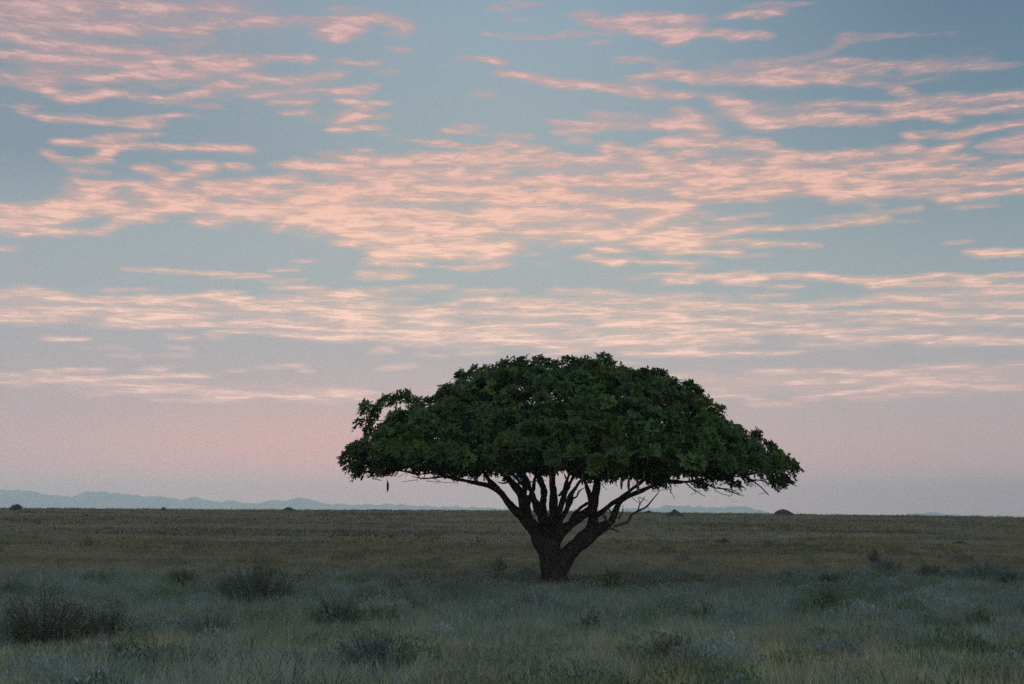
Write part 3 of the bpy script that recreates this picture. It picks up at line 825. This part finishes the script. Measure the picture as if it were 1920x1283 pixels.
        p1 = p0 + dirn * L * .55 + rng.normal(0, .05, 3); p2 = p1 + dirn * L * .5 + rng.normal(0, .12, 3)
        tw.add([p0, p1, p2], [.017, .012, .007], 4)
        if rng.random() < .6:
            tw.add([p1, p1 + (p2 - p1) * .6 + rng.normal(0, .14, 3)], [.010, .006], 4)
    twm_v = np.concatenate(tw.v); nv = len(co)
    off = np.array([base.x, base.y, base.z])
    allv = np.concatenate([co, twm_v]) - off
    me = mesh_from('trunk', allv, [np.concatenate([fq, np.concatenate(tw.q) + nv]), np.concatenate([ft] + [t + nv for t in tw.t]) if len(ft) else np.concatenate(tw.t) + nv], smooth=True)
    obj('trunk', me, MAT_BARK, root)
    crown = build_leaves(P - off, Nn, 'crown')
    obj('crown', crown, MAT_LEAF, root)
    dd = Tubes()
    for sp in DEAD:
        pp, rd = [], []
        for x, y, r in sp:
            px, py = z3(x, y); Y = TY - .5
            pp.append(at(px, py, Y) - base); rd.append(max(r / 4.8 / F * Y, .01))
        p, r = smooth_path(pp, rd, 4)
        p = [np.array(q) + np.array(mnoise.noise_vector(Vector(q) * 3)) * .02 for q in p]
        dd.add(p, r, 7)
    o = obj('dead_branch', dd.mesh('dead_branch'), MAT_DEAD, root)
    tag(o, 'bare grey dead branch curving out low on the right')
    # the long hanging fruits
    m, k, b = new_mat('fruit_rind')
    g = k.new('ShaderNodeTexCoord').outputs['Object']
    k.put(b.inputs['Base Color'], k.ramp(k.noise(g, 9, 4, .6), [(.3, (.055, .046, .028)), (.7, (.11, .09, .055))]))
    b.inputs['Roughness'].default_value = .8
    fr = Tubes()
    Lf = .46
    zz = np.linspace(0, 1, 9)
    pr = np.array([.012, .030, .045, .052, .054, .052, .045, .030, .010])
    fr.add([np.array((.02 * math.sin(t * 3), 0, -.75 - Lf * t)) for t in zz], pr, 10)
    fr.add([np.array((.03 * math.sin(t * 5), .02 * t, -.77 * t)) for t in np.linspace(0, 1, 7)], [.010] * 7, 5)
    fm = fr.mesh('fruit')
    spots = [(727, 874, -1), (1045, 832, -6.8), (1060, 828, -6.9), (1166, 862, -5.6), (1180, 860, -5.4), (1192, 856, -5.8), (1222, 864, -5.0), (1140, 850, -6.2), (1028, 846, -6.4), (1250, 858, -4.4), (1092, 852, -6.2), (1206, 850, -5.6)]
    for i, (px, py, dy) in enumerate(spots):
        f = obj('fruit', fm, m, root)
        s = random.uniform(.8, 1.15)
        f.location = at(px, py - 8, TY + dy) - base
        f.scale = (s * .9, s * .9, s); f.rotation_euler = (random.uniform(-.05, .05), random.uniform(-.06, .06), random.uniform(0, 6))


build_tree()

# ------------------------------------------------------------------ termite mounds and far bushes
MAT_MOUND, _k, _b = new_mat('mound_earth')
_g = _k.new('ShaderNodeTexCoord').outputs['Object']
_k.put(_b.inputs['Base Color'], _k.ramp(_k.noise(_g, 3, 5, .6), [(.3, (.022, .020, .019)), (.7, (.05, .044, .040))]))
_b.inputs['Roughness'].default_value = .95


def mound(px, py, w, h, label, sharp=1.4, seed=0, slump=0.0):
    """px, py: middle of its foot; w, h in photo pixels"""
    p = ground_hit(px, py)
    s = p.y / F
    R, H = w * s / 2, h * s
    nr, na = 18, 44
    rr, aa = np.meshgrid(np.linspace(0.02, 1, nr), np.linspace(0, 2 * math.pi, na, endpoint=False), indexing='ij')
    lum = fbm2(np.cos(aa) * 2 + 9 + seed, np.sin(aa) * 2 + rr * 2 + seed, 4, seed + 3)
    rad = rr * R * (1 + (lum - .5) * .45)
    prf = (1 - rr ** sharp) * (1 + (lum - .5) * .35)
    X = np.cos(aa) * rad + slump * R * (1 - rr); Y = np.sin(aa) * rad
    Z = H * np.clip(prf, 0, 2) - .15 * rr
    V = np.stack([X, Y, Z], -1).reshape(-1, 3)
    V = np.concatenate([V, [[slump * R, 0, H * 1.04]]])
    i, j = np.meshgrid(np.arange(nr - 1), np.arange(na), indexing='ij'); j2 = (j + 1) % na
    Q = np.stack([i * na + j, (i + 1) * na + j, (i + 1) * na + j2, i * na + j2], -1).reshape(-1, 4)
    T = np.stack([np.full(na, len(V) - 1), np.arange(na), (np.arange(na) + 1) % na], -1)
    o = obj('termite_mound', mesh_from('termite_mound', V, [Q, T], smooth=True), MAT_MOUND, None, p)
    tag(o, label, 'mound', 'termite mounds on the plain')


mound(1265, 968, 44, 12.5, 'pointed dark termite mound on the skyline just right of the tree', 1.0, 1)
mound(1468, 966, 43, 10.5, 'broad rounded termite mound alone on the skyline far right of the tree', 1.9, 2)
mound(1216, 962.5, 26, 5, 'low flat mound beside the pointed mound, nearer the tree', 1.6, 3)
mound(1360, 1018, 30, 9, 'dark low mound out on the grass plain below the skyline mounds', 1.2, 4, -.2)
mound(1399, 980, 14, 4, 'tiny dark mound on the plain under the gap between skyline mounds', 1.4, 5)
mound(306, 957.5, 18, 6.5, 'small dark mound on the skyline left of the tree', 1.3, 6)
mound(541, 957.5, 26, 6, 'smooth pale dome-shaped mound on the skyline left of the tree', 2.2, 7)
mound(1800, 1022, 50, 7, 'wide pale grassy mound on the plain at far right', 1.8, 8)

# ------------------------------------------------------------------ shrubs
MAT_SHRUB = leaf_mat('shrub_leaf', .3, .7, .1)
MAT_STEM = bark_mat('shrub_stem', (.05, .042, .035), (.12, .10, .08))
TINTS = {'dark': (.075, .10, .065), 'sage': (.15, .185, .175), 'green': (.085, .125, .06), 'brown': (.082, .095, .062), 'grey': (.14, .16, .16), 'fresh': (.10, .15, .055)}


def shrub_data(R, H, nst, nleaf, tint, lsize, seed, erect=.6):
    r = np.random.default_rng(seed)
    tb = Tubes(); LP, LD = [], []
    for i in range(nst):
        az = r.uniform(0, 2 * math.pi); sp = math.sqrt(r.random())
        tip = np.array([math.cos(az) * sp * R, math.sin(az) * sp * R, H * (1 - .55 * sp ** 2) * r.uniform(.6, 1.15)])
        b0 = np.array([math.cos(az) * sp * R * .25, math.sin(az) * sp * R * .25, -.05])
        mid = b0 * .4 + tip * .6 * np.array([1 - .4 * erect, 1 - .4 * erect, 1]) + r.normal(0, .05, 3) * H
        ts = np.linspace(0, 1, 5)[:, None]
        pts = (1 - ts) ** 2 * b0 + 2 * ts * (1 - ts) * mid + ts ** 2 * tip
        tb.add(pts, [.012, .010, .008, .006, .004], 4)
        nl = max(3, nleaf // nst)
        t = r.uniform(.18, 1.0, nl)[:, None]
        LP.append((1 - t) ** 2 * b0 + 2 * t * (1 - t) * mid + t ** 2 * tip + r.normal(0, .05, (nl, 3)) * min(R, H) * 1.3)
    P = np.concatenate(LP); n = len(P)
    P[:, 2] = np.maximum(P[:, 2], .02)
    d = r.normal(0, 1, (n, 3)); d[:, 2] = np.abs(d[:, 2]) * 1.0 + .25; d /= np.linalg.norm(d, axis=1)[:, None]
    s = np.cross(d, r.normal(0, 1, (n, 3))); s /= np.linalg.norm(s, axis=1)[:, None] + 1e-9
    L = r.uniform(.6, 1.3, (n, 1)) * lsize
    V = np.stack([P, P + d * L * .5 + s * L * .2, P + d * L, P + d * L * .5 - s * L * .2], 1).reshape(-1, 3)
    T = np.repeat(np.array(tint)[None] * r.uniform(.7, 1.35, (n, 1)) * (1 + r.normal(0, .06, (n, 3))), 4, 0)
    return tb, V, T


def shrub(px, py, w, h, tint, label, name='shrub', dens=1.0, group='shrubs in the scrub', ls=.042):
    p = ground_hit(px, py)
    s = p.y / F
    R, H = w * s / 2 * 1.1, h * s * 1.25
    seed = int(px * 7 + py)
    nl = int(np.clip(R * R * 9000 * dens, 1500, 14000))
    tb, V, T = shrub_data(R, H, int(np.clip(R * 110, 40, 170)), nl, TINTS[tint], ls, seed)
    root = empty(name, p)
    tag(root, label, 'shrub', group)
    obj('stems', tb.mesh('stems'), MAT_STEM, root)
    i = np.arange(len(V) // 4)[:, None] * 4
    obj('foliage', mesh_from('foliage', V, [i + np.arange(4)[None]], tint=T), MAT_SHRUB, root)


SHRUBS = [
    (85, 1225, 210, 95, 'brown', 'large dark brownish bush at the left edge in front', 1.3),
    (205, 1216, 90, 70, 'dark', 'dark bush attached to the right side of the large brown bush', 1.1),
    (390, 1208, 110, 55, 'grey', 'grey-blue rounded bush in front, right of the dark left bushes', 1.2),
    (480, 1150, 170, 80, 'dark', 'wide dark green bush behind the grey-blue rounded bush', 1.2),
    (345, 1112, 80, 38, 'green', 'dark green rounded bush behind and left of the wide dark bush', 1.2),
    (180, 1106, 60, 30, 'fresh', 'small bright green bush at the back of the scrub on the left', 1.1),
    (25, 1128, 70, 36, 'green', 'green bush cut by the left edge behind the big brown bush', 1.1),
    (575, 1104, 70, 24, 'fresh', 'low fresh green bush at the back edge of scrub, left of the tree', 1.1),
    (630, 1186, 120, 48, 'dark', 'dark bush with deep shadow, left of and nearer than the tree', 1.2),
    (720, 1178, 80, 36, 'green', 'low green bush touching the dark shadowed bush on its right', 1.0),
    (935, 1074, 36, 22, 'fresh', 'small leafy green plant just left of the trunk', 1.5),
    (1145, 1112, 60, 34, 'dark', 'small dark green bush right of the trunk', 1.1),
    (1110, 1196, 56, 40, 'dark', 'dark narrow bush in front and right of the trunk', 1.0),
    (700, 1272, 170, 66, 'grey', 'grey scrubby bush at the bottom edge left of centre', 1.0),
    (240, 1262, 100, 48, 'dark', 'dark bush in the olive grass near the bottom left', 1.0),
    (1265, 1258, 110, 55, 'brown', 'brown twiggy bush near the bottom edge right of centre', 1.0),
    (1320, 1170, 60, 30, 'fresh', 'yellowish green bush in the scrub right of the tree', 1.1),
    (1545, 1160, 110, 44, 'green', 'dull green rounded bush in the middle of right-hand scrub', 1.1),
    (1560, 1108, 60, 30, 'dark', 'dark bush at the back of the scrub on the right', 1.1),
    (1665, 1080, 70, 30, 'sage', 'blue-grey bush at the back edge below the sparse sapling', 1.2),
    (1640, 1056, 30, 24, 'dark', 'sparse upright sapling standing out on the plain at right', .8),
    (1752, 1092, 80, 28, 'dark', 'dark bush on the right, right of the blue-grey bush', 1.2),
    (1850, 1094, 110, 34, 'sage', 'wide blue-grey bush at the right edge of the scrub', 1.2),
    (1895, 1104, 60, 26, 'dark', 'dark green bush cut by the right edge', 1.2),
    (1840, 1200, 90, 46, 'green', 'green bush at right in the foreground grass', 1.0),
    (1480, 1120, 46, 26, 'sage', 'small blue-grey bush at the back, left of the dark right bush', 1.0),
    (1000, 1165, 120, 40, 'sage', 'pale blue-grey spreading bush in front of the trunk', 1.0),
    (850, 1130, 110, 36, 'sage', 'pale blue-grey low bush left of and nearer than the trunk', 1.0),
]
for s_ in SHRUBS:
    shrub(*s_[:6], dens=s_[6])
# round dark bush far off on the left skyline
shrub(30, 957, 21, 8, 'dark', 'round dark bush on the far left skyline', 'bush', 1.0, 'bushes on the skyline', .16)


# ------------------------------------------------------------------ grass and scrub cover (uncountable)
def blades(px_, py_, H, W, lean, tint, segs=2):
    """bent tapering blades rooted at x, y"""
    n = len(px_)
    z0 = ground_z(px_, py_) - .02
    az = rng.uniform(0, 2 * math.pi, n)
    face = rng.uniform(0, math.pi, n)
    wx, wy = np.cos(face) * W / 2, np.sin(face) * W / 2
    lx, ly = np.cos(az) * lean, np.sin(az) * lean
    rows = []
    ts = np.linspace(0, 1, segs + 1)
    for t in ts[:-1]:
        cx, cy, cz = px_ + lx * t * t, py_ + ly * t * t, z0 + H * (t - .12 * t * t)
        f = 1 - .55 * t
        rows += [np.stack([cx - wx * f, cy - wy * f, cz], -1), np.stack([cx + wx * f, cy + wy * f, cz], -1)]
    rows.append(np.stack([px_ + lx, py_ + ly, z0 + H * .88], -1))
    V = np.stack(rows, 1)
    k = V.shape[1]
    b = np.arange(n)[:, None] * k
    Q = [b + np.array([[2 * s, 2 * s + 1, 2 * s + 3, 2 * s + 2]]) for s in range(segs - 1)]
    T = b + np.array([[k - 3, k - 2, k - 1]])
    return V.reshape(-1, 3), (np.concatenate(Q) if Q else np.zeros((0, 4), int)), T, np.repeat(tint, k, 0)


def scatter(n, d0, d1, half=.46, pw=1.0):
    d = np.sqrt(rng.uniform(0, 1, n) ** pw * (d1 * d1 - d0 * d0) + d0 * d0)
    x = rng.uniform(-half, half, n) * d
    return x, d


MAT_GRASS = leaf_mat('grass_blade', .5, .8, .05)


def cover(name, sets):
    Vs, Qs, Ts, Cs, o = [], [], [], [], 0
    for V, Q, T, C in sets:
        Vs.append(V); Qs.append(Q + o); Ts.append(T + o); Cs.append(C); o += len(V)
    me = mesh_from(name, np.concatenate(Vs), [np.concatenate(Qs), np.concatenate(Ts)], tint=np.concatenate(Cs))
    return tag(obj(name, me, MAT_GRASS), kind='stuff')


def clumps(n, d0, d1, per, palette, seed):
    """low leafy clumps that melt into each other: small leaf quads"""
    x, y = scatter(n, d0, d1)
    w = fbm2(x * .16 + seed, y * .16, 3, seed)
    m = (w > np.quantile(w, .25)) & clear_of_trunk(x, y); x, y = x[m], y[m]; nn = len(x)
    R = rng.uniform(.30, 1.0, nn); H = rng.uniform(.28, .62, nn) * (.7 + .35 * R)
    r = np.sqrt(rng.random((nn, per))); az = rng.uniform(0, 2 * math.pi, (nn, per))
    top = H[:, None] * (1 - .75 * r ** 2)
    X = x[:, None] + np.cos(az) * r * R[:, None]; Y = y[:, None] + np.sin(az) * r * R[:, None] * .9
    Z = ground_z(X, Y) + top * (1 - rng.random((nn, per)) ** 2 * .85) + rng.normal(0, .05, (nn, per))
    P = np.stack([X, Y, Z], -1).reshape(-1, 3); N_ = len(P)
    d = rng.normal(0, .6, (N_, 3)); d[:, 2] = np.abs(d[:, 2]) + .55; d /= np.linalg.norm(d, axis=1)[:, None]
    s = np.cross(d, rng.normal(0, 1, (N_, 3))); s /= np.linalg.norm(s, axis=1)[:, None] + 1e-9
    L = rng.uniform(.05, .13, (N_, 1)); W = rng.uniform(.010, .022, (N_, 1))
    V = np.stack([P, P + d * L * .5 + s * W, P + d * L, P + d * L * .5 - s * W], 1).reshape(-1, 3)
    pal = np.array(palette)
    c = np.repeat(pal[rng.integers(0, len(pal), nn)] * rng.uniform(.8, 1.2, (nn, 1)), per, 0) * rng.uniform(.75, 1.3, (N_, 1))
    b = np.arange(N_)[:, None] * 4
    return V, b + np.array([[0, 1, 2, 3]]), np.zeros((0, 3), int), np.repeat(c, 4, 0)


def clear_of_trunk(x, y):
    return ~((np.abs(x - 1.55 * y / 53) < 1.0) & (y > 48.5) & (y < 55))


def tufts(n, per, d0, d1, spread, Hr, W, lean, palette, seed, hmod=None, keep=None):
    x, y = scatter(n, d0, d1)
    m = clear_of_trunk(x, y) | (rng.random(len(x)) < .6)
    if keep is not None: m &= keep(x, y)
    x, y = x[m], y[m]
    nn = len(x)
    h = rng.uniform(*Hr, nn)
    if hmod is not None: h = h * hmod(x, y)
    pal = np.array(palette)
    sel = fbm2(x * (.22 if d1 < 70 else .05) + seed, y * (.22 if d1 < 70 else .07) + 3 * seed, 4, seed) + rng.normal(0, .07, nn)
    lo, hi = np.quantile(sel, .04), np.quantile(sel, .96)
    f = np.clip((sel - lo) / (hi - lo), 0, .999) * (len(pal) - 1)
    i = f.astype(int); f = (f - i)[:, None]
    c = pal[i] * (1 - f) + pal[i + 1] * f
    c = c * rng.uniform(.75, 1.25, (nn, 1))
    X = np.repeat(x, per) + rng.normal(0, spread, nn * per)
    Y = np.repeat(y, per) + rng.normal(0, spread, nn * per)
    H = np.repeat(h, per) * rng.uniform(.45, 1.1, nn * per)
    C = np.repeat(c, per, 0) * rng.uniform(.8, 1.2, (nn * per, 1))
    return blades(X, Y, H, W * rng.uniform(.7, 1.3, nn * per), lean * H * rng.uniform(.2, 1.2, nn * per), C)


SAGE = [(0.119, 0.144, 0.091), (0.279, 0.322, 0.266), (0.181, 0.226, 0.157), (0.348, 0.404, 0.356), (0.140, 0.185, 0.103), (0.307, 0.349, 0.327), (0.223, 0.240, 0.181)]
OLIVE = [(0.221, 0.244, 0.125), (0.443, 0.420, 0.221), (0.531, 0.487, 0.295), (0.235, 0.287, 0.207), (0.457, 0.429, 0.295), (0.324, 0.377, 0.324)]
NEAR_DRY = [(.11, .115, .055), (.24, .20, .10), (.28, .235, .125), (.17, .155, .08)]
DRY = [(0.095, 0.085, 0.055), (0.224, 0.190, 0.105), (0.258, 0.218, 0.121), (0.134, 0.120, 0.074)]

hm = lambda x, y: .30 + 1.4 * fbm2(x * .30, y * .30, 3, 31)
cover('grass', [
    tufts(6500, 26, 15, 32, .13, (.22, .55), .009, .5, OLIVE, 3, hm),
    tufts(1500, 3, 15, 36, .06, (.65, 1.0), .008, .35, [(.34, .31, .19), (.42, .37, .25), (.30, .29, .20)], 33, None, lambda x, y: fbm2(x * .4 + 5, y * .4, 2, 91) > .45),
    tufts(3000, 16, 24, 42, .16, (.25, .55), .010, .5, OLIVE, 5, hm),
])
cover('scrub', [
    tufts(9500, 22, 27, 48, .16, (.28, .70), .011, .55, SAGE, 7, hm),
    tufts(9500, 18, 40, 68, .20, (.28, .60), .015, .55, SAGE, 9, hm, lambda x, y: (y < 46 + 22 * fbm2(x * .16, y * .05, 4, 71)) & (np.hypot(x - 1.55, (y - 51) * .5) > 1.3)),
    tufts(2600, 18, 17, 33, .18, (.25, .62), .009, .5, SAGE, 11, hm, lambda x, y: fbm2(x * .3, y * .3, 2, 44) > .5),
    clumps(520, 18, 58, 420, [(.13, .18, .095), (.19, .24, .20), (.24, .28, .26), (.155, .20, .12), (.27, .315, .28), (.23, .24, .17)], 23),
    clumps(110, 57, 105, 300, [(.12, .145, .085), (.17, .20, .15), (.10, .12, .075), (.20, .215, .17)], 29),
    # leafy weeds, broad short blades in drifts
    tufts(5000, 16, 18, 58, .22, (.18, .50), .022, .9, [(.04, .065, .03), (.07, .105, .045), (.05, .07, .05), (.085, .12, .05)], 19, hm, lambda x, y: fbm2(x * .25 + 7, y * .25, 3, 66) > .55),
])
cover('dry_grass', [
    tufts(12000, 9, 52, 110, .22, (.12, .36), .035, .6, NEAR_DRY, 13, hm),
    tufts(12000, 6, 95, 200, .35, (.12, .40), .07, .6, DRY, 15, hm),
    tufts(7000, 7, 75, 290, .5, (.2, .55), .09, .6, [(.055, .055, .033), (.09, .084, .05), (.07, .072, .04)], 27, None, lambda x, y: fbm2(x * .035 + 2, y * .07, 4, 88) > .64),
    tufts(14000, 5, 180, 320, .5, (.12, .46), .13, .6, DRY, 17, hm),
])

# ------------------------------------------------------------------ sun, camera, render settings
sun = bpy.data.lights.new('sun', 'SUN')
sun.energy = .75; sun.angle = math.radians(45); sun.color = (1.0, .84, .76)
so = bpy.data.objects.new('sun', sun); COL.objects.link(so)
so.rotation_euler = (math.radians(90 - 9), 0, math.radians(14))

cam = bpy.data.cameras.new('camera')
cam.sensor_width = 36.0
cam.lens = F / 1920 * 36.0
cam.clip_start = .1; cam.clip_end = 60000
co_ = bpy.data.objects.new('camera', cam); COL.objects.link(co_)
co_.location = (0, 0, CAM_Z)
co_.rotation_euler = (math.pi / 2 + PITCH, 0, 0)
scene.camera = co_

scene.render.engine = 'CYCLES'
scene.cycles.use_denoising = False
scene.cycles.sample_clamp_direct = 2.5
scene.cycles.sample_clamp_indirect = .8
scene.cycles.max_bounces = 8
scene.cycles.volume_bounces = 4
scene.cycles.transparent_max_bounces = 4
scene.view_settings.view_transform = 'Standard'
scene.view_settings.look = 'None'
scene.view_settings.exposure = 0
scene.view_settings.gamma = 1
